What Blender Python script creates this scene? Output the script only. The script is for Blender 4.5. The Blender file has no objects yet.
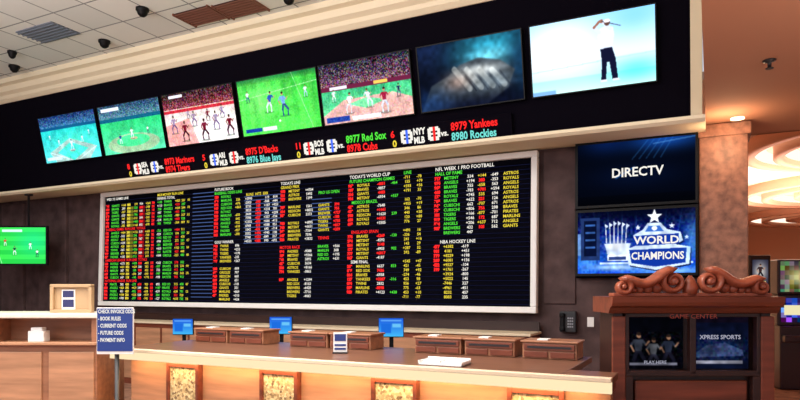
import bpy, bmesh, math, random
import numpy as np
from mathutils import Matrix, Vector
random.seed(4); rng=np.random.default_rng(7)
scn=bpy.context.scene
scn.view_settings.view_transform='Standard'
YAW=math.radians(26.4)

# ---------------------------------------------------------------- helpers
def lin(c):
    return tuple((v/12.92 if v<=0.04045 else ((v+0.055)/1.055)**2.4) for v in c)
def rgb(r,g,b): return lin((r/255,g/255,b/255))
def mat(name,col,rough=0.5,metal=0.0,noise=0,nscale=8,emit=None,estr=1.0,bump=0,wood=False,spec=0.5):
    m=bpy.data.materials.new(name); m.use_nodes=True
    nt=m.node_tree; b=nt.nodes['Principled BSDF']
    b.inputs['Roughness'].default_value=rough; b.inputs['Metallic'].default_value=metal
    b.inputs['Specular IOR Level'].default_value=spec
    b.inputs['Base Color'].default_value=(*col,1)
    if noise or wood or bump:
        tc=nt.nodes.new('ShaderNodeTexCoord'); mp=nt.nodes.new('ShaderNodeMapping')
        nt.links.new(tc.outputs['Object'],mp.inputs['Vector'])
        if wood: mp.inputs['Scale'].default_value=(0.6,6,6) if wood=='x' else (6,6,0.6)
        n=nt.nodes.new('ShaderNodeTexNoise'); n.inputs['Scale'].default_value=nscale; n.inputs['Detail'].default_value=5
        nt.links.new(mp.outputs[0],n.inputs['Vector'])
        r=nt.nodes.new('ShaderNodeValToRGB')
        k=noise or 0.3
        r.color_ramp.elements[0].position=0.3; r.color_ramp.elements[1].position=0.7
        r.color_ramp.elements[0].color=(*[v*(1-k) for v in col],1)
        r.color_ramp.elements[1].color=(*[min(1,v*(1+k)) for v in col],1)
        nt.links.new(n.outputs['Fac'],r.inputs['Fac']); nt.links.new(r.outputs['Color'],b.inputs['Base Color'])
        if bump:
            bp=nt.nodes.new('ShaderNodeBump'); bp.inputs['Strength'].default_value=bump; bp.inputs['Distance'].default_value=0.02
            nt.links.new(n.outputs['Fac'],bp.inputs['Height']); nt.links.new(bp.outputs[0],b.inputs['Normal'])
    if emit:
        b.inputs['Emission Color'].default_value=(*emit,1); b.inputs['Emission Strength'].default_value=estr
    return m
def emi(name,col,s=1.0):
    m=bpy.data.materials.new(name); m.use_nodes=True; nt=m.node_tree; nt.nodes.clear()
    e=nt.nodes.new('ShaderNodeEmission'); o=nt.nodes.new('ShaderNodeOutputMaterial')
    e.inputs[0].default_value=(*col,1); e.inputs[1].default_value=s
    nt.links.new(e.outputs[0],o.inputs[0]); return m
def link(o,parent=None):
    scn.collection.objects.link(o)
    if parent is not None: o.parent=parent
    return o
def empty(name,loc=(0,0,0),rotz=0,parent=None):
    o=bpy.data.objects.new(name,None); o.location=loc; o.rotation_euler=(0,0,rotz); return link(o,parent)
def bm_box(bm,x0,x1,y0,y1,z0,z1,mi=0):
    v=[bm.verts.new((x,y,z)) for x in(x0,x1) for y in(y0,y1) for z in(z0,z1)]
    fs=[(0,1,3,2),(4,6,7,5),(0,4,5,1),(2,3,7,6),(0,2,6,4),(1,5,7,3)]
    for f in fs:
        fc=bm.faces.new([v[i] for i in f]); fc.material_index=mi
def boxes(name,lst,mats,parent=None,bevel=0):
    """lst of (x0,x1,y0,y1,z0,z1[,mi])"""
    bm=bmesh.new()
    for b in lst: bm_box(bm,*b[:6],mi=(b[6] if len(b)>6 else 0))
    bmesh.ops.recalc_face_normals(bm,faces=bm.faces)
    me=bpy.data.meshes.new(name); bm.to_mesh(me); bm.free()
    if not isinstance(mats,(list,tuple)): mats=[mats]
    for m in mats: me.materials.append(m)
    o=bpy.data.objects.new(name,me); link(o,parent)
    if bevel:
        md=o.modifiers.new('b','BEVEL'); md.width=bevel; md.segments=2; md.limit_method='ANGLE'
    return o
def prism(name,prof,x0,x1,m,parent=None):
    """extrude (y,z) profile along x"""
    bm=bmesh.new()
    a=[bm.verts.new((x0,y,z)) for y,z in prof]; b=[bm.verts.new((x1,y,z)) for y,z in prof]
    bm.faces.new(a); bm.faces.new(b[::-1]); n=len(prof)
    for i in range(n): bm.faces.new((a[i],b[i],b[(i+1)%n],a[(i+1)%n]))
    bmesh.ops.recalc_face_normals(bm,faces=bm.faces)
    me=bpy.data.meshes.new(name); bm.to_mesh(me); bm.free(); me.materials.append(m)
    o=bpy.data.objects.new(name,me); return link(o,parent)
def lathe(name,prof,m,parent=None,loc=(0,0,0),seg=24,rot=(0,0,0)):
    bm=bmesh.new(); rings=[]
    for r,z in prof:
        rings.append([bm.verts.new((r*math.cos(2*math.pi*i/seg),r*math.sin(2*math.pi*i/seg),z)) for i in range(seg)])
    for a,b in zip(rings,rings[1:]):
        for i in range(seg): bm.faces.new((a[i],a[(i+1)%seg],b[(i+1)%seg],b[i]))
    if prof[0][0]<.5:
        bm.faces.new(rings[0]); bm.faces.new(rings[-1])
    bmesh.ops.recalc_face_normals(bm,faces=bm.faces)
    for f in bm.faces: f.smooth=len(f.verts)==4
    me=bpy.data.meshes.new(name); bm.to_mesh(me); bm.free(); me.materials.append(m)
    o=bpy.data.objects.new(name,me); o.location=loc; o.rotation_euler=rot; return link(o,parent)
def text(name,body,size,m,parent,loc,rot=(math.pi/2,0,0),align='LEFT',sx=1.0,line=1.0,off=0.0,valign='TOP_BASELINE'):
    c=bpy.data.curves.new(name,'FONT'); c.body=body; c.size=size; c.align_x=align; c.align_y=valign
    c.space_line=line; c.offset=off; c.resolution_u=2
    c.materials.append(m)
    o=bpy.data.objects.new(name,c); o.location=loc; o.rotation_euler=rot; o.scale=(sx,1,1); return link(o,parent)

# ---------------------------------------------------------------- colours
M_tan =mat('wall_taupe',rgb(84,66,66),0.75,noise=0.38,nscale=4,bump=0.2,spec=.2)
M_pil =mat('pilaster_marble',rgb(146,100,80),0.5,noise=0.45,nscale=12)
M_rceil=mat('low_ceiling_paint',rgb(186,132,106),0.85)
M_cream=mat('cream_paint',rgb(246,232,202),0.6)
M_creamd=mat('cream_deep',rgb(225,208,180),0.6)  # deeper cream for end trim, nosing, credenza top and far side walls
M_black=mat('black_panel',rgb(9,6,16),0.9,spec=0.05)
M_bez=mat('bezel',rgb(10,10,14),0.5,spec=.2)
M_white=mat('white_frame',rgb(245,245,245),0.5)
M_wood=mat('mahogany',rgb(118,60,42),0.35,noise=0.35,nscale=3,wood='x')
M_woodd=mat('dark_walnut',rgb(48,26,23),0.4,noise=0.3,nscale=3,wood='x')
M_woodc=mat('carved_wood',rgb(160,84,60),0.35,noise=0.25,nscale=20)
M_lwood=mat('maple',rgb(182,134,102),0.4,noise=0.25,nscale=3,wood='x')
M_swood=mat('station_wood',rgb(158,108,80),0.4,noise=0.25,nscale=3,wood='x')
M_stone=mat('stone_top',rgb(226,218,205),0.25,noise=0.08,nscale=25)
M_ctop=mat('counter_surface',rgb(122,84,66),0.3,noise=0.2,nscale=4,wood='x')
M_grey=mat('grey_metal',rgb(150,152,160),0.4,metal=0.4)
M_dgrey=mat('dark_plastic',rgb(35,35,40),0.4)
M_paper=mat('paper',rgb(240,240,240),0.7)
M_carpet=mat('carpet',rgb(150,110,90),0.95,noise=0.4,nscale=6)
E_white=emi('led_white',rgb(255,250,240),1.0)
E_red=emi('led_red',rgb(255,40,40),1.25)
E_green=emi('led_green',rgb(90,245,70),1.0)
E_yel=emi('led_yellow',rgb(250,225,70),1.0)
E_blue=emi('led_blue',rgb(70,110,255),1.2)

def tile_mat():
    m=bpy.data.materials.new('ceiling_tiles'); m.use_nodes=True; nt=m.node_tree; b=nt.nodes['Principled BSDF']
    tc=nt.nodes.new('ShaderNodeTexCoord'); br=nt.nodes.new('ShaderNodeTexBrick')
    nt.links.new(tc.outputs['Object'],br.inputs['Vector'])
    br.offset=0; br.inputs['Scale'].default_value=1; br.inputs['Brick Width'].default_value=0.61; br.inputs['Row Height'].default_value=0.61
    br.inputs['Mortar Size'].default_value=0.012; br.inputs['Mortar Smooth'].default_value=0.1
    br.inputs['Color1'].default_value=(*rgb(236,236,232),1); br.inputs['Color2'].default_value=(*rgb(220,222,220),1)
    br.inputs['Mortar'].default_value=(*rgb(140,143,146),1)
    nt.links.new(br.outputs['Color'],b.inputs['Base Color']); b.inputs['Roughness'].default_value=0.9
    return m
M_tile=tile_mat()
def mosaic():
    m=bpy.data.materials.new('gold_mosaic'); m.use_nodes=True; nt=m.node_tree; b=nt.nodes['Principled BSDF']
    tc=nt.nodes.new('ShaderNodeTexCoord'); v=nt.nodes.new('ShaderNodeTexVoronoi'); v.inputs['Scale'].default_value=55
    nt.links.new(tc.outputs['Object'],v.inputs['Vector'])
    r=nt.nodes.new('ShaderNodeValToRGB'); e=r.color_ramp.elements
    e[0].position=0.1; e[0].color=(*rgb(232,222,184),1); e[1].position=0.9; e[1].color=(*rgb(110,88,60),1)
    x=r.color_ramp.elements.new(0.5); x.color=(*rgb(205,186,136),1)
    nt.links.new(v.outputs['Color'],r.inputs['Fac']); nt.links.new(r.outputs['Color'],b.inputs['Base Color'])
    b.inputs['Roughness'].default_value=0.4
    return m
M_mosaic=mosaic()

# ---------------------------------------------------------------- picture painter for the display panels
class Canvas:
    def __init__(s,w,h,c=(0,0,0)):
        s.w,s.h=w,h; s.a=np.zeros((h,w,3)); s.a[:]=np.array(c)/255
        s.X,s.Y=np.meshgrid((np.arange(w)+.5)/w,(np.arange(h)+.5)/h)   # Y 0 = top
        s.asp=w/h
    def fill(s,m,c,al=1.0):
        s.a[m]=s.a[m]*(1-al)+np.array(c)/255*al
    def rect(s,x0,y0,x1,y1,c,al=1): s.fill((s.X>=x0)&(s.X<x1)&(s.Y>=y0)&(s.Y<y1),c,al)
    def ell(s,cx,cy,rx,ry,c,al=1): s.fill(((s.X-cx)/rx)**2+((s.Y-cy)/ry)**2<1,c,al)
    def glow(s,cx,cy,rx,ry,c,k=1.0):
        g=np.exp(-(((s.X-cx)/rx)**2+((s.Y-cy)/ry)**2))[...,None]*k
        s.a=s.a*(1-np.clip(g,0,1))+np.array(c)/255*np.clip(g,0,1)
    def grad(s,y0,y1,c0,c1):
        m=(s.Y>=y0)&(s.Y<y1); t=((s.Y-y0)/(y1-y0))[...,None]
        g=np.array(c0)/255*(1-t)+np.array(c1)/255*t; s.a[m]=g[m]
    def poly(s,pts,c,al=1):
        ins=np.zeros(s.X.shape,bool); n=len(pts)
        for i in range(n):
            x1,y1=pts[i]; x2,y2=pts[(i+1)%n]
            if y1==y2: continue
            cond=((s.Y>=min(y1,y2))&(s.Y<max(y1,y2))); xi=x1+(s.Y-y1)*(x2-x1)/(y2-y1)
            ins^=cond&(s.X<xi)
        s.fill(ins,c,al)
    def line(s,x0,y0,x1,y1,w,c,al=1):
        px,py=(s.X-x0)*s.asp,s.Y-y0; dx,dy=(x1-x0)*s.asp,y1-y0
        t=np.clip((px*dx+py*dy)/(dx*dx+dy*dy+1e-9),0,1)
        s.fill(np.hypot(px-t*dx,py-t*dy)<w/2,c,al)
    def noise(s,y0,y1,cell,amp,x0=0,x1=1,mono=False):
        gh,gw=int(s.h/cell)+2,int(s.w/cell)+2
        n=rng.uniform(-1,1,(gh,gw,1 if mono else 3))
        if not mono: n=n*.45+rng.uniform(-1,1,(gh,gw,1))*.7
        yi=(np.arange(s.h)/cell).astype(int); xi=(np.arange(s.w)/cell).astype(int)
        f=n[yi][:,xi]*amp; m=((s.Y>=y0)&(s.Y<y1)&(s.X>=x0)&(s.X<x1))[...,None]
        s.a=np.clip(s.a+f*m,0,1)
    def cloud(s,y0,y1,cell,amp):
        """smooth mottling"""
        gh,gw=int(s.h/cell)+2,int(s.w/cell)+2
        n=rng.uniform(-1,1,(gh,gw)); yy=np.arange(s.h)/cell; xx=np.arange(s.w)/cell
        yi,xi=yy.astype(int),xx.astype(int); fy=(yy-yi)[:,None]; fx=(xx-xi)[None,:]
        f=n[yi][:,xi]*(1-fy)*(1-fx)+n[yi+1][:,xi]*fy*(1-fx)+n[yi][:,xi+1]*(1-fy)*fx+n[yi+1][:,xi+1]*fy*fx
        m=((s.Y>=y0)&(s.Y<y1)); s.a=np.clip(s.a*(1+(f*amp*m)[...,None]),0,1)
    def soft(s,n=1):
        for _ in range(n):
            p=np.pad(s.a,((1,1),(1,1),(0,0)),'edge')
            s.a=(p[:-2,1:-1]+p[2:,1:-1]+p[1:-1,:-2]+p[1:-1,2:]+2*p[1:-1,1:-1])/6
        return s
    def man(s,x,y,h,shirt,pants,skin=(190,140,110),lean=0,spread=.14,arm=.14):
        """standing figure, feet at y"""
        k=1/s.asp; hip=(x+lean*h*k*.4,y-h*.48); sh=(x+lean*h*k,y-h*.8)
        s.ell(x,y+.01,h*.3*k,h*.05,(20,50,30),.35)
        kn=(x-spread*h*k*.9,y-h*.25); s.line(x-spread*h*k*.8,y,kn[0],kn[1],h*.065,pants); s.line(kn[0],kn[1],hip[0]-.03*h*k,hip[1],h*.10,pants)
        kn=(x+spread*h*k*1.1,y-h*.26); s.line(x+spread*h*k,y,kn[0],kn[1],h*.065,pants); s.line(kn[0],kn[1],hip[0]+.03*h*k,hip[1],h*.10,pants)
        s.poly([(hip[0]-.08*h*k,hip[1]),(sh[0]-.13*h*k,sh[1]),(sh[0]+.13*h*k,sh[1]),(hip[0]+.08*h*k,hip[1])],shirt)
        s.line(sh[0]-.11*h*k,sh[1]+.03*h,sh[0]-(arm+.06)*h*k,sh[1]+h*.17,h*.06,shirt); s.line(sh[0]-(arm+.06)*h*k,sh[1]+h*.17,sh[0]-(arm-.02)*h*k,sh[1]+h*.32,h*.045,skin)
        s.line(sh[0]+.11*h*k,sh[1]+.03*h,sh[0]+(arm+.06)*h*k,sh[1]+h*.15,h*.06,shirt); s.line(sh[0]+(arm+.06)*h*k,sh[1]+h*.15,sh[0]+(arm+.14)*h*k,sh[1]+h*.05,h*.045,skin)
        s.ell(sh[0]+.01*h*k,sh[1]-h*.11,h*.06*k,h*.075,skin); s.ell(sh[0]+.01*h*k,sh[1]-h*.15,h*.062*k,h*.045,(50,35,30))
E_scr={}
def scr_mat(st):
    if st in E_scr: return E_scr[st]
    m=bpy.data.materials.new('display_image'); m.use_nodes=True; nt=m.node_tree; nt.nodes.clear()
    a=nt.nodes.new('ShaderNodeAttribute'); a.attribute_name='Col'
    e=nt.nodes.new('ShaderNodeEmission'); e.inputs[1].default_value=st; o=nt.nodes.new('ShaderNodeOutputMaterial')
    nt.links.new(a.outputs['Color'],e.inputs[0]); nt.links.new(e.outputs[0],o.inputs[0]); E_scr[st]=m; return m
def screen(name,cv,w,h,parent,loc,rot=(math.pi/2,0,0),st=1.0):
    W,H=cv.w,cv.h
    xs=np.linspace(-w/2,w/2,W); ys=np.linspace(h/2,-h/2,H)
    gx,gy=np.meshgrid(xs,ys); vs=np.stack([gx,gy,np.zeros_like(gx)],-1).reshape(-1,3)
    i=np.arange((H-1)*W).reshape(H-1,W)[:,:-1].reshape(-1)
    f=np.stack([i,i+W,i+W+1,i+1],-1)
    me=bpy.data.meshes.new(name); me.from_pydata(vs.tolist(),[],f.tolist())
    ca=me.color_attributes.new('Col','FLOAT_COLOR','POINT')
    c=cv.a.reshape(-1,3); c=np.where(c<=0.04045,c/12.92,((c+0.055)/1.055)**2.4)
    ca.data.foreach_set('color',np.concatenate([c,np.ones((len(c),1))],1).astype(np.float32).ravel())
    me.materials.append(scr_mat(st))
    o=bpy.data.objects.new(name,me); o.location=loc; o.rotation_euler=rot; return link(o,parent)
def tv(cv,w,h,loc,tilt=0,rotz=0,name='television',bz=0.02,st=1.0):
    """loc: centre of the picture; body extends behind. local: x right, y back, z up"""
    r=empty(name,loc); r.rotation_euler=(tilt,0,rotz)
    W,H=w/2+bz,h/2+bz
    boxes('casing',[(-W,W,0.004,0.05,-H,H)],M_bez,r,0.006)
    boxes('bezel',[(-W,-w/2,-0.008,0.004,-H,H),(w/2,W,-0.008,0.004,-H,H),(-w/2,w/2,-0.008,0.004,h/2,H),(-w/2,w/2,-0.008,0.004,-H,-h/2)],M_bez,r)
    screen('picture',cv,w,h,r,(0,0,0),st=st)
    return r

# ---------------------------------------------------------------- room shell
boxes('floor',[(-14,12,-5,30,-0.1,0)],M_carpet)
boxes('wall_back',[(-13.2,0.33,8.0,8.3,0,3.40)],M_tan)
boxes('wall_left',[(-13.4,-13.2,-3,8.3,0,5.3)],M_tan)
boxes('ceiling',[(-13.4,-0.06,-1.5,8.3,5.3,5.4)],M_tile)
boxes('wall_soffit_side',[(-0.06,0.1,-1.5,7.5,3.5,5.4)],M_cream)
cl=boxes('ceiling_low',[(-0.06,12,-1.5,8.7,3.45,3.5)],M_rceil)
boxes('trim_pilaster',[(-0.13,0.36,7.9,8.35,0,3.42),(-0.16,0.39,7.87,8.38,0,0.2),(-0.16,0.39,7.87,8.38,3.3,3.44)],M_pil,bevel=0.01)
boxes('trim_wall_panels',[(-11.9,-11.1,7.93,8.0,0,3.3),(-13.1,-12.4,7.93,8.0,0,3.3),(-1.92,-1.52,7.97,8.0,1.4,3.34)],M_tan,bevel=0.01)
boxes('baseboard_back',[(-13.2,-0.16,7.98,8.0,0,0.15)],M_woodd)
prism('wall_bulkhead',[(8.3,3.40),(7.455,3.40),(7.08,5.05),(7.08,5.3),(8.3,5.3)],-13.2,-0.2,M_black)
prism('trim_soffit',[(8.0,3.37),(7.2,3.32),(7.16,3.35),(7.16,3.385),(7.3,3.41),(7.455,3.41),(7.455,3.40),(8.0,3.40)],-13.2,-0.06,M_cream)
prism('trim_cornice',[(7.14,4.98),(7.08,4.98),(7.02,5.03),(7.0,5.08),(6.93,5.12),(6.9,5.2),(6.82,5.22),(6.82,5.3),(7.14,5.3)],-13.2,-0.06,M_cream)
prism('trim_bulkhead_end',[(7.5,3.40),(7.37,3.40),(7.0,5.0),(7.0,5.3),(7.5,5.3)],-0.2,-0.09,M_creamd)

# ---------------------------------------------------------------- programme pictures
W,H=240,134
def c1():
    c=Canvas(W,H,(40,170,190)); c.grad(0,.26,(14,40,90),(50,110,160)); c.noise(0,.26,2,.28); c.rect(0,.24,1,.3,(10,70,120))
    c.grad(.3,1,(30,185,185),(95,225,230)); c.glow(.6,.6,.4,.25,(80,235,190),.6)
    c.poly([(.1,.78),(.5,.52),(.95,.76),(.8,1),(.2,1)],(160,195,190)); c.poly([(.24,.8),(.5,.6),(.8,.78),(.52,1)],(70,225,205)); c.ell(.52,.78,.05,.03,(170,195,190))
    c.line(.12,.78,.5,1,.01,(220,245,250)); c.line(.94,.76,.6,1,.01,(220,245,250)); c.cloud(.3,1,12,.14)
    for x,y,h in[(.52,.78,.24),(.3,.66,.16),(.72,.64,.16),(.85,.5,.12),(.15,.5,.12)]: c.man(x,y,h,(225,240,250),(190,215,240),(100,140,170))
    c.rect(.03,.88,.3,.95,(200,230,250)); c.noise(.3,1,3,.07); return c.soft(1)
def c2():
    c=Canvas(W,H,(60,190,110)); c.grad(0,.28,(30,60,90),(80,130,150)); c.noise(0,.28,2,.3)
    c.rect(0,.27,1,.34,(16,90,120)); c.grad(.34,1,(40,190,110),(90,225,170)); c.ell(.5,.82,.42,.2,(150,190,150)); c.ell(.5,.76,.27,.12,(70,215,140))
    c.ell(.52,.72,.06,.03,(190,180,140)); c.cloud(.34,1,14,.15)
    c.man(.5,.72,.22,(240,245,255),(220,230,240)); c.man(.3,.8,.2,(30,60,140),(220,230,240)); c.man(.76,.66,.14,(240,240,255),(60,60,90))
    c.rect(.05,.05,.35,.12,(220,230,240)); c.noise(.3,1,3,.07); return c.soft(1)
def c3():
    c=Canvas(W,H,(230,205,190)); c.grad(0,.3,(40,16,24),(130,50,60)); c.noise(0,.33,2,.38)
    c.rect(0,.31,1,.37,(190,40,55)); c.grad(.37,1,(222,205,202),(252,242,240)); c.poly([(.0,.6),(.35,.5),(.45,1),(0,1)],(222,140,135),.8); c.line(.35,.5,.95,.55,.012,(255,255,255)); c.glow(.7,.75,.25,.2,(255,250,250),.8); c.cloud(.37,1,10,.12)
    for i,(x,y,h) in enumerate([(.12,.75,.34),(.27,.92,.38),(.42,.66,.28),(.55,.95,.4),(.72,.78,.34),(.9,.92,.38),(.82,.58,.24),(.62,.6,.22),(.35,.5,.16)]):
        c.man(x,y,h,[(150,130,160),(110,20,40)][i%2],[(100,80,120),(50,10,30)][i%2],(100,65,50),spread=.18)
    c.rect(.1,.04,.3,.09,(230,230,240)); c.noise(.3,1,3,.1); return c.soft(1)
def c4():
    c=Canvas(W,H,(70,200,60)); c.grad(0,1,(50,175,60),(80,225,80))
    for i in range(8): c.rect(i/8,0,i/8+.0625,1,(105,225,90),.35)
    c.grad(0,.1,(30,110,60),(60,170,60)); c.line(0,.35,1,.2,.01,(200,250,200),.8); c.line(.7,0,.9,1,.01,(200,245,200),.6); c.glow(.3,.4,.25,.3,(150,240,130),.5); c.cloud(0,1,16,.14)
    c.man(.38,.62,.36,(40,80,170),(205,215,225),lean=.15); c.man(.58,.72,.42,(110,160,210),(50,70,130),lean=-.1); c.man(.12,.4,.2,(220,235,245),(30,60,130)); c.man(.85,.45,.2,(220,235,245),(170,190,225))
    c.ell(.5,.8,.012,.02,(255,255,255)); c.rect(.04,.88,.26,.95,(20,60,150)); c.rect(.27,.88,.45,.95,(225,230,235)); c.noise(0,1,3,.07); return c.soft(1)
def c5():
    c=Canvas(W,H,(70,170,110)); c.grad(0,.4,(30,22,40),(110,70,90)); c.noise(0,.4,2,.42)
    c.rect(0,.37,1,.45,(100,30,60)); c.rect(.1,.38,.3,.43,(220,220,235)); c.rect(.6,.38,.75,.43,(230,190,90)); c.grad(.45,1,(60,180,120),(110,215,150)); c.poly([(0,.85),(.25,.62),(.8,.6),(1,.72),(1,1),(0,1)],(214,165,158)); c.poly([(.3,.7),(.5,.62),(.72,.7),(.5,.8)],(110,210,150)); c.cloud(.45,1,12,.15)
    c.man(.3,.84,.34,(225,225,235),(205,205,215),lean=.1); c.man(.54,.78,.3,(215,220,235),(210,210,220),lean=-.15); c.man(.7,.9,.4,(150,30,60),(200,205,215)); c.man(.86,.68,.2,(30,40,80),(90,90,110)); c.man(.14,.62,.2,(240,240,250),(230,230,240))
    c.rect(.03,.88,.3,.97,(30,60,150)); c.rect(.33,.9,.65,.97,(225,225,235)); c.noise(.45,1,3,.1); return c.soft(1)
def c6():
    c=Canvas(W,H,(8,12,26)); c.glow(.72,.16,.34,.26,(40,150,180),.9); c.glow(.7,.3,.2,.12,(120,215,235),.8); c.glow(1,.45,.12,.4,(16,50,80),.9)
    c.glow(.1,.1,.2,.25,(24,40,80),.6)
    c.poly([(.0,1),(.12,.62),(.3,.5),(.42,.36),(.6,.3),(.8,.38),(.93,.55),(.86,.8),(.66,1)],(54,62,70)); c.soft(4)
    for i in range(4): c.line(.36+.12*i,.42+.03*i,.5+.11*i,.74,.09,(150,156,156),.7); c.line(.43+.12*i,.44+.03*i,.56+.11*i,.78,.018,(16,20,30),.85)
    c.soft(2); c.glow(.6,.48,.2,.08,(225,230,228),.75); c.glow(.38,.62,.12,.12,(170,138,122),.6); c.glow(.75,.68,.15,.1,(130,150,165),.5)
    c.glow(.5,.98,.5,.14,(8,12,30),.9); c.glow(.1,.9,.2,.2,(20,50,100),.7); c.cloud(0,1,8,.25); return c.soft(1)
def c7():
    c=Canvas(W,H,(225,240,250)); c.grad(0,.6,(150,210,248),(225,242,254)); c.grad(.6,.8,(205,232,245),(190,230,240)); c.grad(.8,1,(150,225,220),(200,240,235))
    c.glow(.25,.35,.3,.35,(252,254,255),.95); c.glow(.85,.8,.2,.15,(70,225,232),.7); c.rect(0,.94,.2,1,(120,170,220)); c.glow(.85,.1,.2,.2,(110,190,245),.6)
    c.line(0,.66,1,.6,.008,(150,190,210)); c.soft(2)
    sk=(150,100,80); D=(16,18,44)
    c.poly([(.575,.9),(.585,.65),(.575,.46),(.665,.44),(.695,.62),(.71,.9),(.665,.9),(.645,.66),(.625,.66),(.615,.9)],D)
    c.poly([(.57,.92),(.57,.89),(.62,.89),(.625,.92)],(220,220,230)); c.poly([(.665,.92),(.665,.89),(.715,.89),(.725,.92)],(220,220,230))
    c.poly([(.57,.47),(.555,.3),(.57,.2),(.63,.16),(.68,.2),(.69,.3),(.67,.46)],(215,225,242)); 
    c.line(.57,.24,.53,.17,.055,(205,215,235)); c.line(.53,.17,.575,.1,.035,sk); c.line(.66,.22,.6,.11,.045,(205,215,235)); c.ell(.59,.1,.016,.025,sk)
    c.line(.59,.1,.74,.2,.01,(60,60,80)); c.ell(.635,.13,.022,.042,(90,62,54)); c.ell(.635,.105,.024,.025,(235,235,245))
    return c.soft(1)
def ctv_l():
    c=Canvas(W,H,(40,200,70)); 
    for i in range(0,8,2): c.rect(0,i/8,1,i/8+.125,(60,225,80))
    c.glow(.8,.4,.3,.4,(30,225,160),.6); c.line(.1,0,.3,1,.012,(200,255,210)); c.man(.75,.6,.2,(250,250,255),(230,240,255)); c.man(.5,.75,.24,(20,80,60),(240,240,250)); c.man(.86,.8,.2,(250,250,255),(30,50,70)); c.man(.35,.5,.2,(220,60,50),(240,240,240))
    c.rect(.3,.06,.62,.13,(210,240,240)); return c.soft(1)
def ctv_d():
    c=Canvas(W,H,(3,6,18)); c.glow(.75,.02,.3,.16,(20,80,180),.9); c.glow(.25,.0,.2,.18,(8,36,100),.7); c.glow(.5,.55,.4,.2,(6,18,50),.7)
    for i in range(5): c.line(.62+.05*i,0,.48+.06*i,.3,.01,(60,150,235),.45)
    c.line(.5,.42,.34,.58,.02,(60,140,230),.7); c.line(.66,.08,1,.02,.015,(120,190,250),.5); c.grad(.85,1,(3,5,14),(2,3,8)); return c.soft(2)
def star(c,x,y,r,colr):
    pts=[]
    for i in range(10):
        a=-math.pi/2+i*math.pi/5; q=r if i%2==0 else r*.42; pts.append((x+q*math.cos(a)/c.asp,y+q*math.sin(a)))
    c.poly(pts,colr)
def ctv_c():
    c=Canvas(W,H,(12,50,170)); c.grad(0,1,(4,12,60),(14,76,210)); c.noise(0,1,4,.14); 
    for i in range(9): c.line(.02+.125*i,0,.1+.1*i,1,.012,(60,140,240),.4)
    c.glow(.5,0,.7,.18,(2,5,26),.97); c.glow(.08,.75,.1,.22,(90,180,255),.6); c.soft(2)
    c.rect(.03,.1,.2,.78,(30,50,100)); c.rect(.06,.14,.17,.72,(6,14,44)); c.rect(.0,.35,.03,.7,(130,170,220),.7)
    for k in range(4): c.rect(.07,.2+.12*k,.16,.23+.12*k,(60,110,190),.8)
    # trophy with pennant flags
    for i in range(6):
        x=.25+.037*i; top=.16+.05*abs(i-2.5)/2.5
        c.line(x,top,x+(i-2.5)*-.006,.68,.012,(225,235,250)); c.poly([(x,top),(x+.026,top+.03),(x,top+.07)],(210,225,250))
    c.poly([(.24,.52),(.47,.52),(.44,.7),(.27,.7)],(190,208,238)); c.rect(.265,.7,.445,.8,(225,235,250)); c.rect(.28,.73,.43,.78,(40,60,120)); c.glow(.35,.56,.08,.08,(255,255,255),.7)
    c.rect(.2,.82,.98,.85,(200,225,255)); c.glow(.35,.9,.2,.05,(190,225,255),.9); c.glow(.8,.96,.25,.05,(140,205,255),.9)
    sh=[(.49,.4),(.57,.32),(.61,.22),(.72,.22),(.77,.32),(.88,.37),(.9,.5),(.84,.56),(.96,.6),(.95,.86),(.68,.95),(.45,.87),(.43,.62),(.52,.56)]
    c.poly([(x+.012,y+.02) for x,y in sh],(4,16,64)); c.poly(sh,(205,224,248)); c.cloud(.2,.95,7,.18)
    c.poly([(.59,.35),(.62,.26),(.71,.26),(.745,.35)],(50,100,190)); c.ell(.668,.3,.022,.035,(240,245,255))
    c.poly([(.505,.41),(.865,.39),(.865,.55),(.505,.57)],(14,50,150)); c.poly([(.455,.63),(.93,.61),(.92,.84),(.68,.9),(.475,.84)],(14,50,150))
    star(c,.668,.12,.12,(245,250,255)); star(c,.53,.28,.045,(230,240,255)); star(c,.81,.27,.045,(230,240,255)); star(c,.93,.45,.04,(230,240,255)); c.glow(.98,.5,.06,.3,(100,180,250),.5)
    return c.soft(1)
spans=[(-10.71,-9.25),(-9.17,-7.76),(-7.70,-6.28),(-6.20,-4.815),(-4.775,-3.41),(-3.31,-1.975),(-1.88,-0.53)]
TILT=math.radians(12.6)
for (a,b),f in zip(spans,[c1,c2,c3,c4,c5,c6,c7]):
    w=b-a-0.015
    tv(f(),w,0.775,((a+b)/2,7.205,4.215),tilt=TILT,bz=0.012,st=1.5)
t=tv(ctv_d(),1.30,0.74,(-0.815,7.84,2.965),bz=0.03); text('caption','DIRECTV',0.15,E_white,t,(0.03,-0.012,-0.05),align='CENTER',off=.003,sx=.95)
t=tv(ctv_c(),1.30,0.74,(-0.815,7.84,2.145),bz=0.03,st=1.3)
text('caption','WORLD',0.125,E_white,t,(0.24,-0.012,-0.03),align='CENTER',off=.003,sx=1.05); text('caption_2','CHAMPIONS',0.12,E_white,t,(0.25,-0.012,-0.21),align='CENTER',off=.003,sx=.83)
boxes('tv_surround',[(-1.50,-0.13,7.9,7.97,1.72,3.38)],M_black)
hx,hy=(-11.40,7.14)
t=tv(ctv_l(),1.14,0.66,(hx,hy,2.375),rotz=YAW,bz=0.03,st=1.3)
lathe('ceiling_pole',[(.02,0.0),(.02,.58),(.07,.58),(.07,.61)],M_dgrey,t,(0.2,0.10,0.345)); boxes('mount_bracket',[(0.05,0.35,0.05,0.13,-0.1,0.36)],M_dgrey,t)

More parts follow.
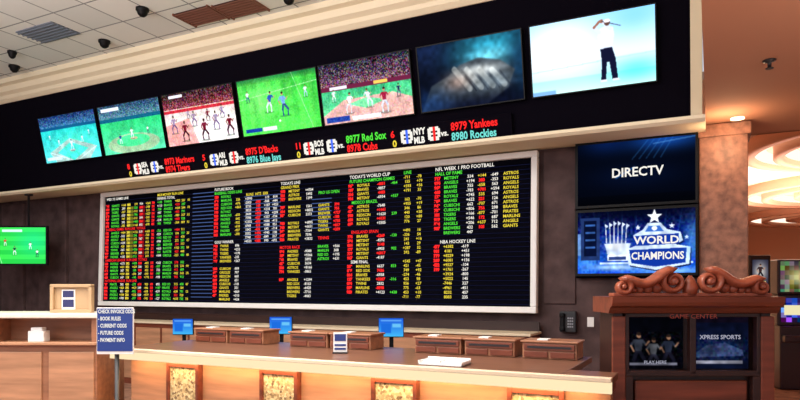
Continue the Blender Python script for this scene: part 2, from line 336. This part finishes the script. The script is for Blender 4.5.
# ---------------------------------------------------------------- ticker
tk=empty('led_ticker',(-5.5,7.355,3.565)); tk.rotation_euler=(TILT,0,0)
boxes('housing',[(-3.5,3.35,0.0,0.04,-.14,.14)],M_black,tk,0.005)
rows=[(-8.46,'8973 Mariners','8974 Tigers','8'),(-6.81,"8975 D'Backs",'8976 Blue Jays','5'),(-5.07,'8977 Red Sox','8978 Cubs','11'),(-3.54,'8979 Yankees','8980 Rockies','6')]
E_cyan=emi('led_cyan',rgb(120,230,220),1.0)
for i,(x,b,c,n) in enumerate(rows):
    lx=x+5.5
    for j,bx in enumerate([lx-.01,lx+.375]):
        q=.085
        boxes('team_badge',[(bx-q,bx+q,-.008,-.003,-.012,.012,0),(bx-q*.75,bx+q*.75,-.008,-.003,.035,.085,0),(bx-q*.75,bx+q*.75,-.008,-.003,-.085,-.035,0),(bx-q,bx-q*.5,-.010,-.006,-.07,.07,0),(bx-q*.15,bx+q*.25,-.012,-.008,-.085,.085,1),(bx+q*.55,bx+q,-.010,-.006,-.05,.06,0)],[E_white,[E_red,E_blue][(i+j)%2]],tk,0.004)
    text('badge_letters',['SEA','ARI','BOS','NYY'][i],.11,E_white,tk,(lx+.09,-.012,.015),valign='BOTTOM_BASELINE',off=.005,sx=.75)
    text('badge_name','MLB',.11,E_white,tk,(lx+.09,-.012,-.095),valign='BOTTOM_BASELINE',off=.005,sx=.75)
    text('vs','vs.',.10,E_white,tk,(lx+.47,-.012,-.04),valign='BOTTOM_BASELINE',off=.003)
    text('line_a',b,.135,[E_red,E_red,E_green,E_red][i],tk,(lx+.61,-.012,.012),valign='BOTTOM_BASELINE',off=.004,sx=.80)
    text('line_b',c,.135,[E_red,E_cyan,E_red,E_cyan][i],tk,(lx+.61,-.012,-.11),valign='BOTTOM_BASELINE',off=.004,sx=.80)
    text('score',n,.12,E_red,tk,(lx-.24,-.012,.01),valign='BOTTOM_BASELINE',off=.004)
    text('score_b','0',.12,E_yel,tk,(lx-.22,-.012,-.11),valign='BOTTOM_BASELINE',off=.004)

# ---------------------------------------------------------------- odds board
bx0,bx1,bz0,bz1=-10.03,-1.97,1.28,3.34
cx=(bx0+bx1)/2; cz=(bz0+bz1)/2; bw=(bx1-bx0)/2; bh=(bz1-bz0)/2
ob=empty('odds_board',(cx,7.88,cz)); ob.rotation_euler=(math.radians(-1.6),0,0)
boxes('frame',[(-bw,bw,-.05,.06,bh-.08,bh),(-bw,bw,-.05,.06,-bh,-bh+.08),(-bw,-bw+.08,-.05,.06,-bh+.08,bh-.08),(bw-.08,bw,-.05,.06,-bh+.08,bh-.08)],M_white,ob,0.012)
M_led=mat('led_matrix',rgb(7,7,18),0.9,spec=.05)
boxes('led_panel',[(-bw+.08,bw-.08,0.0,.05,-bh+.08,bh-.08)],M_led,ob)
pitch=.0618
nrow=30
M_line=emi('led_rule',rgb(20,24,54),1.0)
M_line2=emi('led_rule_bright',rgb(70,92,145),1.0)
def rules(xa,xb,r0,r1): return [(xa-cx,xb-cx,-.008,-.003,bh-.10-pitch*(i+1)-.004,bh-.10-pitch*(i+1)+.008,1) for i in range(r0,r1)]
boxes('row_rules',[(-bw+.1,bw-.1,-.006,-.002,bh-.10-pitch*(i+1)-.002,bh-.10-pitch*(i+1)+.004,0) for i in range(nrow)]
   +rules(-7.80,-7.34,0,29)+rules(-6.70,-5.98,2,15)+rules(-5.4,-5.05,4,12),[M_line,M_line2],ob)
teams=['TIGERS','METSNY','CUBSCHI','RED SOX','YANKEES','ROYALS','BRAVES','PADRES','GIANTS','ANGELS','ASTROS','REDSCIN','TWINS','RAYSTB','ORIOLES','MARLINS','BREWERS','PIRATES']
def num(w): return random.choice(['+','-',' '])+str(random.randint(10**(w-2),10**(w-1)-1))
SZ=.056
def col(x,kind,rows,m,size=SZ,w=4,sx=1.0,off=0.001):
    body=[]
    for r in range(nrow):
        if r in rows:
            body.append(random.choice(teams)[:w] if kind=='t' else (num(w) if kind=='n' else kind[r%len(kind)] if isinstance(kind,list) else str(random.randint(100,999))))
        else: body.append('')
    text('odds_text','\n'.join(body),size,m,ob,(x-cx,-.012,bh-.10-pitch+.013),line=pitch/size,sx=sx,off=off,valign='TOP_BASELINE')
def blk(x0,x1,rows,m):
    boxes('odds_highlight',[(x0-cx,x1-cx,-.006,-.003,bh-.10-pitch*(r+1)+.008,bh-.10-pitch*r-.006) for r in rows],m,ob)
def red(x,rows): col(x,'i',rows,E_red,w=3,sx=1.0,off=.005)
def hdr(x,s,m,r,size=.062): col(x,[s],[r],m,size=size,sx=.95)
R=lambda a,b,skip=():[r for r in range(a,b) if r not in skip]
M_hl=emi('led_olive',rgb(120,120,30),1.0); M_hr=emi('led_dim_red',rgb(150,20,24),1.0)
odd=lambda l:[r for r in l if r%2]; even=lambda l:[r for r in l if r%2==0]
g1=R(2,30,(9,18,24))
# section 1
hdr(-9.90,"WED 7/2 GAMES LINE",E_white,0); hdr(-9.90,"BASEBALL GAMES  RUN LINE  TOTALS",E_red,9); hdr(-9.90,"AMERICAN LEAGUE  RUN LINE  TOTALS",E_red,18); hdr(-9.90,"NATIONAL LEAGUE  RUN LINE",E_red,24)
red(-9.91,g1); col(-9.76,'t',g1,E_green,w=6); col(-9.51,'n',odd(g1),E_white,w=4); col(-9.51,'n',even(g1),E_yel,w=4)
blk(-9.36,-9.21,R(3,18,(9,)),M_hl); blk(-9.06,-8.93,R(3,18,(9,)),M_hr)
col(-9.36,'i',g1,E_yel,off=.003); col(-9.20,'n',odd(g1),E_green); col(-9.20,'n',even(g1),E_yel); col(-9.05,'i',even(g1),E_white); col(-9.05,'i',odd(g1),E_red,off=.003); col(-8.90,'n',g1,E_yel,w=4); col(-8.75,'i',g1,E_red,off=.003,sx=.8)
hdr(-8.62,"MLB MONEY RUN LINE",E_yel,0); hdr(-8.62,"INNING TOTAL",E_white,1)
col(-8.62,'n',odd(g1),E_white); col(-8.62,'n',even(g1),E_green); col(-8.46,'t',g1,E_green,w=6); col(-8.20,'n',g1[::2],E_yel,w=4); col(-8.20,'n',g1[1::2],E_red,w=4); col(-8.05,'i',even(g1),E_yel); col(-8.05,'i',odd(g1),E_green)
col(-7.92,'i',g1[::2],E_yel,w=3,sx=.7)
# section 2
hdr(-7.32,"FUTURE BOOK",E_white,0); hdr(-7.32,"BASEBALL ODDS LINE",E_green,1)
red(-7.32,R(2,13)); col(-7.18,'t',R(2,13),E_green,w=7); col(-6.88,'n',R(3,13,(6,)),E_yel,w=4)
hdr(-7.3,"GOLF WINNER",E_white,14); red(-7.32,R(15,29,(20,))); col(-7.18,'t',R(15,30,(20,)),E_yel,w=7); col(-6.88,'n',R(15,30,(20,)),E_white,w=4)
col(-6.68,'n',R(3,15),E_white,w=5); col(-6.47,'n',R(4,15),E_red,w=4,off=.003); col(-6.30,'n',R(3,15),E_white,w=4); col(-6.14,'n',R(3,15),E_white,w=4); hdr(-6.66,"RUNS  HITS  ERR",E_yel,2)
# section 3
hdr(-5.98,"TODAYS LINE",E_white,0); hdr(-5.98,"GRAND PRIX",E_yel,1); hdr(-5.98,"MOTOR RACE",E_red,16)
s3=R(2,29,(5,9,15,16,23)); red(-5.98,s3[:18]); col(-5.83,'t',s3,E_yel,w=7); col(-5.52,'n',s3,E_white,w=5)
hdr(-5.28,"PRO US OPEN",E_green,3); hdr(-5.28,"TENNIS",E_red,14); col(-5.28,'t',R(6,13),E_yel,w=6); col(-5.01,'n',R(6,13),E_red,w=4,off=.003); col(-5.28,'t',R(16,20),E_green,w=6); col(-5.01,'n',R(16,20),E_white,w=4)
# section 4
hdr(-4.74,"TODAY'S WORLD CUP",E_white,0,.068); hdr(-4.74,"FUTURE CHAMPION GAMES",E_green,1)
s4=R(2,28,(6,12,13,20)); red(-4.76,s4); col(-4.61,'t',s4,E_yel,w=7); col(-4.28,'n',odd(s4),E_white,w=5); col(-4.28,'n',even(s4),E_red,w=5,off=.003); col(-4.06,'n',s4[::3],E_green,w=4); hdr(-4.7,"MEXICO BRAZIL",E_green,6); hdr(-4.7,"ENGLAND SPAIN",E_red,13); hdr(-4.7,"SEMI FINAL",E_white,20)
hdr(-3.86,"LINE",E_green,0); col(-3.86,'n',R(1,29,(5,12,19)),E_yel,w=4); col(-3.66,'n',R(1,29,(5,12,19)),E_yel,w=3); 
# section 5
hdr(-3.38,"NFL WEEK 1 PRO FOOTBALL",E_white,0,.068); hdr(-3.38,"HALL OF FAME",E_green,1)
red(-3.39,R(2,14)); col(-3.25,'t',R(2,15),E_green,w=7); col(-2.93,'n',R(2,15),E_white,w=4)
col(-2.77,'n',odd(R(2,14)),E_red,w=4,off=.003); col(-2.77,'n',even(R(2,14)),E_yel,w=4); col(-2.59,'n',R(2,14),E_white,w=4); col(-2.42,'t',R(2,14),E_yel,w=7)
hdr(-3.3,"NBA HOCKEY LINE",E_white,16); red(-3.39,R(17,23)); col(-3.25,'n',R(17,29),E_yel,w=5); col(-2.99,'n',R(17,29),E_white,w=4)

# ---------------------------------------------------------------- betting counter
bc=empty('betting_counter')
cx0,cx1,cxr=-4.72,-0.82,-0.52
boxes('worktop',[(cx0,cx1,3.83,4.95,1.03,1.075),(cx1,cxr,3.83,4.10,1.03,1.075)],M_ctop,bc,0.004)
boxes('body',[(cx0+.05,cx1,3.98,4.85,0.1,.985),(cx1,cxr-.03,3.98,4.08,0.1,.985)],M_lwood,bc)
boxes('plinth',[(cx0+.05,cx1,4.03,4.8,0,0.1)],M_woodd,bc)
boxes('apron',[(cx0,cxr,3.83,3.98,.985,1.03)],M_wood,bc,0.003)
boxes('lit_edge',[(cx0,cxr,3.795,3.83,.985,1.05)],emi('warm_edge',rgb(255,232,186),1.05),bc)
boxes('worktop_nosing',[(cx0,cxr,3.79,3.85,1.05,1.077)],M_creamd,bc,.004)
st=[];mo=[]
for x in(-4.0,-3.0,-2.0,-1.0):
    mo.append((x-.15,x+.15,3.94,3.955,.3,.93)); st+= [(x-.18,x-.15,3.92,3.98,.22,.965),(x+.15,x+.18,3.92,3.98,.22,.965),(x-.15,x+.15,3.92,3.98,.93,.965),(x-.15,x+.15,3.92,3.98,.22,.3)]
boxes('mosaic_panels',mo,M_mosaic,bc); boxes('panel_frames',st,M_wood,bc,0.004)
boxes('under_lip_light',[(cx0+.1,cxr-.1,3.86,3.90,.975,.985)],emi('warm_strip',rgb(255,208,150),32),bc)
wd=empty('work_desk'); boxes('desktop',[(-5.7,-.9,4.98,5.6,.74,.78)],M_lwood,wd); boxes('modesty_panel',[(-5.7,-.9,5.5,5.58,0,.74)],M_lwood,wd)
def station(x,w=.20):
    r=empty('teller_station',(x,4.62,1.076))
    boxes('case',[(-w,w,0,.24,0,.12),(-w-.012,w+.012,-.015,.25,.12,.135)],M_swood,r,0.005)
    boxes('drawer_fronts',[(-w+.015,-.01,-.012,0,.012,.055),(.01,w-.015,-.012,0,.012,.055),(-w+.015,w-.015,-.012,0,.065,.11)],M_wood,r,0.003)
    boxes('slots',[(-w+.04,w-.04,-.015,-.012,.08,.095)],M_dgrey,r)
    boxes('slips',[(-.10,-.02,.04,.14,.135,.143)],M_paper,r)
for x in(-4.33,-3.90,-3.20,-2.77,-1.96,-1.53,-1.07): station(x)
def monitor(x,y,z,rz=22):
    r=empty('computer_monitor',(x,y,.78)); r.rotation_euler=(0,0,math.radians(rz))
    c=Canvas(60,36,(30,120,230)); c.grad(0,1,(30,90,225),(70,190,250)); c.rect(.08,.1,.92,.18,(130,200,255)); c.rect(.1,.3,.5,.8,(30,110,225)); c.rect(.55,.3,.9,.5,(110,200,250)); c.soft(2)
    z-=.78
    boxes('casing',[(-.12,.12,.004,.03,z-.19,z)],M_bez,r,0.004); screen('picture',c,.23,.172,r,(0,0,z-.095))
    boxes('stand',[(-.02,.02,.03,.05,0,z-.1),(-.1,.1,-.03,.12,0,.015)],M_bez,r,0.004)
monitor(-2.70,5.25,1.325); monitor(-3.98,5.25,1.31); monitor(-5.34,5.25,1.26)
r=empty('counter_sign',(-2.67,4.3,1.075),YAW)
boxes('card',[(-.055,.055,0,.008,.01,.17)],M_paper,r); boxes('base',[(-.06,.06,-.03,.04,0,.012)],M_dgrey,r); boxes('print',[(-.045,.045,-.003,0,.1,.155),(-.045,.045,-.003,0,.03,.045),(-.045,.045,-.003,0,.06,.075)],mat('ink_blue',rgb(40,60,130)),r)
r=empty('paper_tray',(-1.64,3.98,1.077)); boxes('tray',[(-.16,.16,-.08,.10,0,.012),(-.16,.16,.09,.10,0,.04),(-.16,-.15,-.08,.10,0,.03),(.15,.16,-.08,.10,0,.03)],M_paper,r,0.003); boxes('slips',[(-.13,-.01,-.06,.08,.012,.03),(.01,.13,-.06,.08,.012,.025)],M_white,r)
r=empty('information_sign',(-4.354,3.55,0),YAW)
M_sb=mat('sign_blue',rgb(28,50,112),0.4,emit=rgb(28,50,112),estr=.5)
boxes('board',[(-.15,.15,0,.015,1.06,1.44)],M_paper,r,0.003); boxes('face',[(-.144,.144,-.004,0,1.085,1.434)],M_sb,r)
lathe('base',[(.17,0),(.17,.02),(.03,.035),(.018,.05),(.018,1.2)],M_dgrey,r,(0,.035,0))
text('lines','CHECK INVOICE ODDS\n- BOOK RULES\n- CURRENT ODDS\n- FUTURE ODDS\n- PAYMENT INFO',.043,E_white,r,(-.134,-.008,1.395),line=1.35,sx=.66,off=.0012)

r=empty('back_credenza'); 
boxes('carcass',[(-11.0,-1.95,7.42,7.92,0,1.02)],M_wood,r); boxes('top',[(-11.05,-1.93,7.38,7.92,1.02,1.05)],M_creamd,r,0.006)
boxes('doors',[(-11.0+.6*i+.02,-11.0+.6*i+.57,7.40,7.42,.1,.95) for i in range(15)],M_lwood,r,0.004)
boxes('upstand',[(-11.0,-1.95,7.88,7.92,1.05,1.17)],M_woodd,r)

r=empty('wall_phone',(-1.6,7.95,1.05)); boxes('body',[(-.1,.1,-.06,0.04,0,.26)],M_dgrey,r,0.01); boxes('handset',[(-.085,-.035,-.10,-.06,.02,.24),(-.09,-.03,-.12,-.06,.02,.07),(-.09,-.03,-.12,-.06,.19,.24)],M_bez,r,0.01)
boxes('keys',[(0+.025*i,.018+.025*i,-.066,-.06,.06+.035*j,.08+.035*j) for i in range(3) for j in range(4)],M_grey,r)
boxes('wall_switch',[(-1.38,-1.30,7.985,8.0,1.12,1.24)],M_paper,bevel=.003)

# ---------------------------------------------------------------- carved display cabinet
dc=empty('display_cabinet',(-.112,4.41,0),YAW)
boxes('body',[(-.50,-.44,0,.28,0,1.44),(.44,.50,0,.28,0,1.44),(-.44,.44,.04,.28,0,1.06),(-.44,.44,.1,.28,1.06,1.44)],M_woodd,dc,0.004)
boxes('pilasters',[(-.515,-.43,-.02,.0,.1,1.42),(.43,.515,-.02,.0,.1,1.42),(-.53,-.415,-.03,.02,0,.12),(.415,.53,-.03,.02,0,.12)],M_wood,dc,0.006)
prof=[(-.02,1.44),(-.035,1.455),(-.05,1.475),(-.085,1.49),(-.095,1.51),(-.10,1.545),(.3,1.545),(.3,1.44)]
prism('cornice',prof,-.54,.535,M_wood,dc)
boxes('frames',[(-.43,-.405,-.015,.03,1.05,1.44),(.405,.43,-.015,.03,1.05,1.44),(-.02,.02,-.015,.03,1.05,1.44),(-.43,.43,-.015,.03,1.415,1.44),(-.43,.43,-.015,.03,1.04,1.075),(-.43,.43,-.015,.03,.55,.60),(-.43,-.38,-.015,.03,.6,1.04),(.38,.43,-.015,.03,.6,1.04)],M_woodd,dc,0.004)
boxes('lower_panel',[(-.36,.36,.01,.045,.63,1.01),(-.36,.36,.01,.045,.12,.5)],M_wood,dc,0.012)
p=Canvas(110,100,(8,9,18)); p.noise(.3,1,3,.08); p.man(.25,1.0,.7,(70,75,90),(40,40,60)); p.man(.5,1.02,.62,(100,102,110),(60,60,80)); p.man(.75,1.0,.66,(54,62,85),(40,40,60)); p.glow(.5,1,.6,.2,(8,8,16),.9); p.rect(.1,.88,.9,.93,(150,150,170)); p.cloud(0,1,8,.3); p.soft(2)
screen('poster',p,.385,.34,dc,(-.2125,.085,1.245),st=.5)
p=Canvas(110,100,(12,16,38)); p.glow(.5,.6,.5,.3,(28,50,105),.8); p.poly([(.1,.7),(.3,.55),(.6,.5),(.9,.64),(.92,.75),(.1,.78)],(60,76,120)); p.noise(.4,.85,4,.08); p.rect(.1,.84,.9,.9,(180,180,200)); p.rect(0,.0,1,.12,(20,14,30)); p.cloud(0,1,8,.3); p.soft(1)
screen('poster_2',p,.385,.34,dc,(.2125,.085,1.245),st=.6)
E_dim=emi('print_white',rgb(195,195,215),.8); E_redd=emi('print_red',rgb(140,60,50),.8)
text('poster_title','GAME CENTER',.04,E_redd,dc,(0,-.017,1.419),align='CENTER',sx=1.15,valign='CENTER'); text('poster_name','XPRESS SPORTS',.038,E_dim,dc,(.21,.06,1.27),align='CENTER',off=.0005); text('poster_name_2','PLAY HERE',.03,E_dim,dc,(-.21,.06,1.11),align='CENTER')
def spiral(cx,cz,r0,turns,a0,sgn,n=44):
    pts=[]
    for i in range(n):
        t=i/(n-1); a=a0+sgn*turns*2*math.pi*t; r=r0*(1-t)**.8+.006
        pts.append((cx+r*math.cos(a),cz+r*math.sin(a),1-.6*t))
    return pts
def ribbon(name,pts,rad,parent,y=0,dep=2.2):
    c=bpy.data.curves.new(name,'CURVE'); c.dimensions='3D'; c.bevel_depth=rad; c.bevel_resolution=4; c.use_fill_caps=True
    s=c.splines.new('POLY'); s.points.add(len(pts)-1)
    for q,(x,z,rr) in zip(s.points,pts): q.co=(x,y/dep,z,1); q.radius=rr
    c.materials.append(M_woodc); o=bpy.data.objects.new(name,c); o.scale=(1,dep,1); return link(o,parent)
def scroll(xl,xr,nm):
    L=abs(xr-xl); s=1 if xr>xl else -1
    big=spiral(xl+s*.085,1.545+.098,.072,1.6,math.pi/2,-s)[::-1]
    small=spiral(xr-s*.055,1.545+.064,.046,1.35,math.pi/2,s)
    mid=[]
    x0,z0=big[-1][0],big[-1][1]; x1,z1=small[0][0],small[0][1]
    for i in range(1,14):
        t=i/14; sm=t*t*(3-2*t); mid.append((x0+(x1-x0)*t,z0+(z1-z0)*sm-.05*math.sin(math.pi*t)+.01*math.sin(t*9),1.0+.25*math.sin(math.pi*t)))
    ribbon(nm,big+mid+small,.026,dc,y=.02)
    for k,(u,zz,rr) in enumerate([(.40,.045,.038),(.52,.04,.034),(.63,.035,.028),(.72,.03,.022)]):
        lathe('leaf',[(.004,-rr),(rr*.7,-rr*.6),(rr,0),(rr*.6,rr*.9),(.003,rr*1.6)],M_woodc,dc,(xl+s*L*u,.03,1.555+zz),seg=12,rot=(0,s*.8,0))
    for (vx,vz,rr) in[(xl+s*.085,1.545+.098,.026),(xr-s*.055,1.545+.064,.018)]:
        lathe('rosette',[(rr,-.03),(rr,.04),(rr*.5,.06)],M_woodc,dc,(vx,.03,vz),seg=16,rot=(math.pi/2,0,0))
scroll(-.03,-.49,'scroll'); scroll(.03,.50,'scroll_2')
lathe('centre_shell',[(.01,-.05),(.04,-.045),(.05,0),(.03,.05),(.01,.08)],M_woodc,dc,(0,.03,1.60),seg=16)
boxes('crest_base',[(-.50,.51,0,.1,1.545,1.568)],M_woodc,dc,0.006)

# ---------------------------------------------------------------- reception desk (left)
rd=empty('reception_desk',(-4.84,3.76,0),YAW)
boxes('top',[(-1.9,.02,-.04,.6,1.335,1.375)],M_stone,rd,0.008)
boxes('body',[(-1.85,0,0,.55,0,1.1),(-1.85,0,.25,.55,1.1,1.335),(-.05,0,0,.25,1.1,1.335),(-1.85,-1.8,0,.25,1.1,1.335),(-.95,-.91,0,.25,1.1,1.335)],M_swood,rd,0.004)
boxes('ledge',[(-1.87,.015,-.05,.24,1.1,1.125)],M_lwood,rd,0.005)
boxes('front_panels',[(-1.8+.46*i,-1.8+.46*i+.40,-.015,0,.12,1.04) for i in range(4)],M_lwood,rd,0.01)
boxes('slip_holder',[(-.62,-.48,.02,.12,1.125,1.22),(-.60,-.50,.03,.1,1.22,1.25)],M_paper,rd,0.004)
r=empty('poster_display',(-5.22,3.78,1.375),YAW)
boxes('frame',[(-.20,.18,.02,.08,0,.03),(-.20,-.17,.02,.08,.03,.25),(.15,.18,.02,.08,.03,.25),(-.20,.18,.02,.08,.23,.26),(-.17,.15,.05,.08,.03,.23)],mat('beige_frame',rgb(180,148,112),.5),r,.004)
boxes('poster',[(-.10,.02,.04,.05,.03,.21)],M_paper,r); boxes('print',[(-.09,.01,.036,.04,.14,.20),(-.09,.01,.036,.04,.05,.12)],mat('ink',rgb(36,40,90)),r)

# ---------------------------------------------------------------- ceiling fittings
for x,y,s in[(-10.4,6.51,1),(-8.14,6.45,1),(-6.75,5.93,1),(-4.8,6.5,1),(-9.0,5.2,1),(-9.8,6.1,.8)]:
    lathe('security_camera',[(.085*s,5.3),(.085*s,5.27),(.07*s,5.255),(.06*s,5.22),(.035*s,5.195),(.01,5.185)],M_bez,None,(x,y,0))
M_brg=mat('brown_grille',rgb(120,72,58),.6)
r=empty('air_return_grille',(0,0,0))
for k,(xa,ya) in enumerate([(-6.5,6.24),(-5.85,6.28)]):
    boxes('grille',[(xa,xa+.58,ya,ya+.40,5.285,5.3)]+[(xa,xa+.58,ya+.06*i,ya+.02+.06*i,5.275,5.3) for i in range(7)]+[(xa-.02,xa,ya-.02,ya+.42,5.27,5.3),(xa+.58,xa+.6,ya-.02,ya+.42,5.27,5.3)],M_brg,r)
boxes('air_vent',[(-9.0,-8.2,5.65,6.1,5.285,5.3)]+[(-9.0,-8.2,5.68+.07*i,5.70+.07*i,5.27,5.3) for i in range(6)],mat('grey_grille',rgb(110,118,132),.6))
lathe('sprinkler_head',[(.05,3.45),(.05,3.44),(.015,3.43),(.015,3.39),(.03,3.385),(.03,3.38)],M_dgrey,cl,(.42,5.9,0))
E_dl=emi('downlight',rgb(255,225,180),3)
for x,y in[(.25,7.75),]: lathe('recessed_downlight',[(.07,3.45),(.07,3.435),(.05,3.43)],E_dl,None,(x,y,0))

# ---------------------------------------------------------------- casino floor beyond, at right
M_far=mat('far_ceiling',rgb(244,208,184),.8)
boxes('ceiling_far',[(-1,12,8.7,30,4.2,4.3)],M_far)
boxes('trim_header',[(.0,12,8.66,8.72,3.45,4.3)],M_rceil)
boxes('wall_far',[(-1,12,29.8,30,0,4.3)],mat('far_wall',rgb(205,150,120),.8))
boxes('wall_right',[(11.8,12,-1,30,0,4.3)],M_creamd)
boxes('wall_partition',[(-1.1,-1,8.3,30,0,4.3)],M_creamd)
E_cove=emi('cove_glow',rgb(255,232,208),1.5)
M_cv=mat('cove_band',rgb(214,152,122),.8)
for cxx,cyy,rr in[(3.0,13.2,2.5),(3.6,19.5,3.0),(4.0,26,3)]:
    for k,(f,z0,z1,m) in enumerate([(1.0,3.98,4.2,M_cv),(.93,4.06,4.2,E_cove),(.80,3.96,4.2,M_cv),(.73,4.06,4.2,E_cove),(.55,4.0,4.2,M_cv)]):
        r0=rr*f; rin=r0*.92
        lathe('trim_cove_ring',[(rin,z1),(rin,z0),(r0,z0),(r0,z1)],m,None,(cxx,cyy,-.004*k),seg=96)
r=empty('advertising_lightbox',(.66,11.0,0),YAW)
boxes('frame',[(-.16,.16,0,.12,0,2.1)],M_woodd,r,.01)
p=Canvas(60,110,(40,40,60)); p.glow(.5,.4,.4,.3,(230,225,215),.9); p.rect(.15,.7,.85,.78,(230,200,120)); p.rect(.2,.82,.8,.87,(220,220,220)); p.man(.5,.68,.55,(60,40,40),(20,20,30)); p.soft(1)
screen('poster',p,.24,.46,r,(0,-.005,1.80),st=1.0)
M_sm=mat('slot_shell',rgb(60,40,50),.3)
for i,(x,y) in enumerate([(1.25,11.6),(2.0,12.0),(2.75,12.4),(2.2,16.5),(3.0,16.8),(1.6,20.)]):
    r=empty('slot_machine',(x,y,0),YAW*.7)
    boxes('cabinet',[(-.3,.3,0,.55,0,1.0),(-.3,.3,.1,.55,1.0,1.5),(-.32,.32,.05,.5,1.5,2.05),(-.28,.28,-.12,.2,.75,.86)],M_sm,r,.02)
    p=Canvas(50,40,(40,60,140)); p.noise(0,1,8,.5); p.rect(.1,.3,.9,.7,(240,230,180))
    screen('reels',p,.5,.38,r,(0,.09,1.25)); p=Canvas(50,40,[(60,70,50),(150,60,40),(60,60,140)][i%3]); p.noise(0,1,6,.3); p.glow(.5,.5,.3,.3,(240,220,150),.8); screen('topper',p,.56,.48,r,(0,.04,1.78))

# ---------------------------------------------------------------- lights
def area(name,loc,size,power,col=(1,1,1),rot=(0,0,0),sy=None):
    l=bpy.data.lights.new(name,'AREA'); l.energy=power; l.color=col; l.size=size
    if sy: l.shape='RECTANGLE'; l.size_y=sy
    o=bpy.data.objects.new(name,l); o.location=loc; o.rotation_euler=rot; return link(o)
def point(name,loc,p,col,r=.08):
    l=bpy.data.lights.new(name,'POINT'); l.energy=p; l.color=col; l.shadow_soft_size=r
    o=bpy.data.objects.new(name,l); o.location=loc; return link(o)
area('hall_light',(-6,2.0,5.2),8,330,(1,.94,.86),sy=3)
area('hall_ceiling_fill',(-6,1.5,3.4),8,290,(1,.96,.91),(math.radians(180),0,0),sy=2)  # unseen fill aimed upward, added to brighten the ceiling tiles
area('hall_rear_fill',(-5,-1.0,3.6),6,240,(.98,.95,.95),(math.radians(125),0,0),sy=2)  # unseen fill behind the camera, added to lift the hall and its ceiling
point('pilaster_wash',(.15,7.5,3.2),13,(1,.66,.38)); 
area('counter_fill',(-3,3.4,3.4),4,100,(1,.9,.78),(math.radians(-10),0,0),sy=.5)  # added fill with no fitting, brightens the counter and lower foreground
area('far_light',(4,17,3.2),7,900,(1,.84,.72),(math.radians(180),0,0))
area('far_light_2',(4,17,3.9),7,400,(1,.84,.72))
area('low_ceiling_fill',(2.5,3,1.6),3,110,(1,.82,.68),(math.radians(180),0,0))  # unseen fill added to brighten the low ceiling at right
w=bpy.data.worlds.new('World'); scn.world=w; w.use_nodes=True; w.node_tree.nodes['Background'].inputs[0].default_value=(.88,.9,1,1); w.node_tree.nodes['Background'].inputs[1].default_value=.7

# ---------------------------------------------------------------- camera
cd=bpy.data.cameras.new('Camera'); cd.sensor_width=36; cd.lens=628/800*36; cd.shift_y=.11; cd.clip_end=200
co=bpy.data.objects.new('Camera',cd); co.location=(0,0,1.6); co.rotation_euler=(math.pi/2,0,YAW); scn.collection.objects.link(co); scn.camera=co
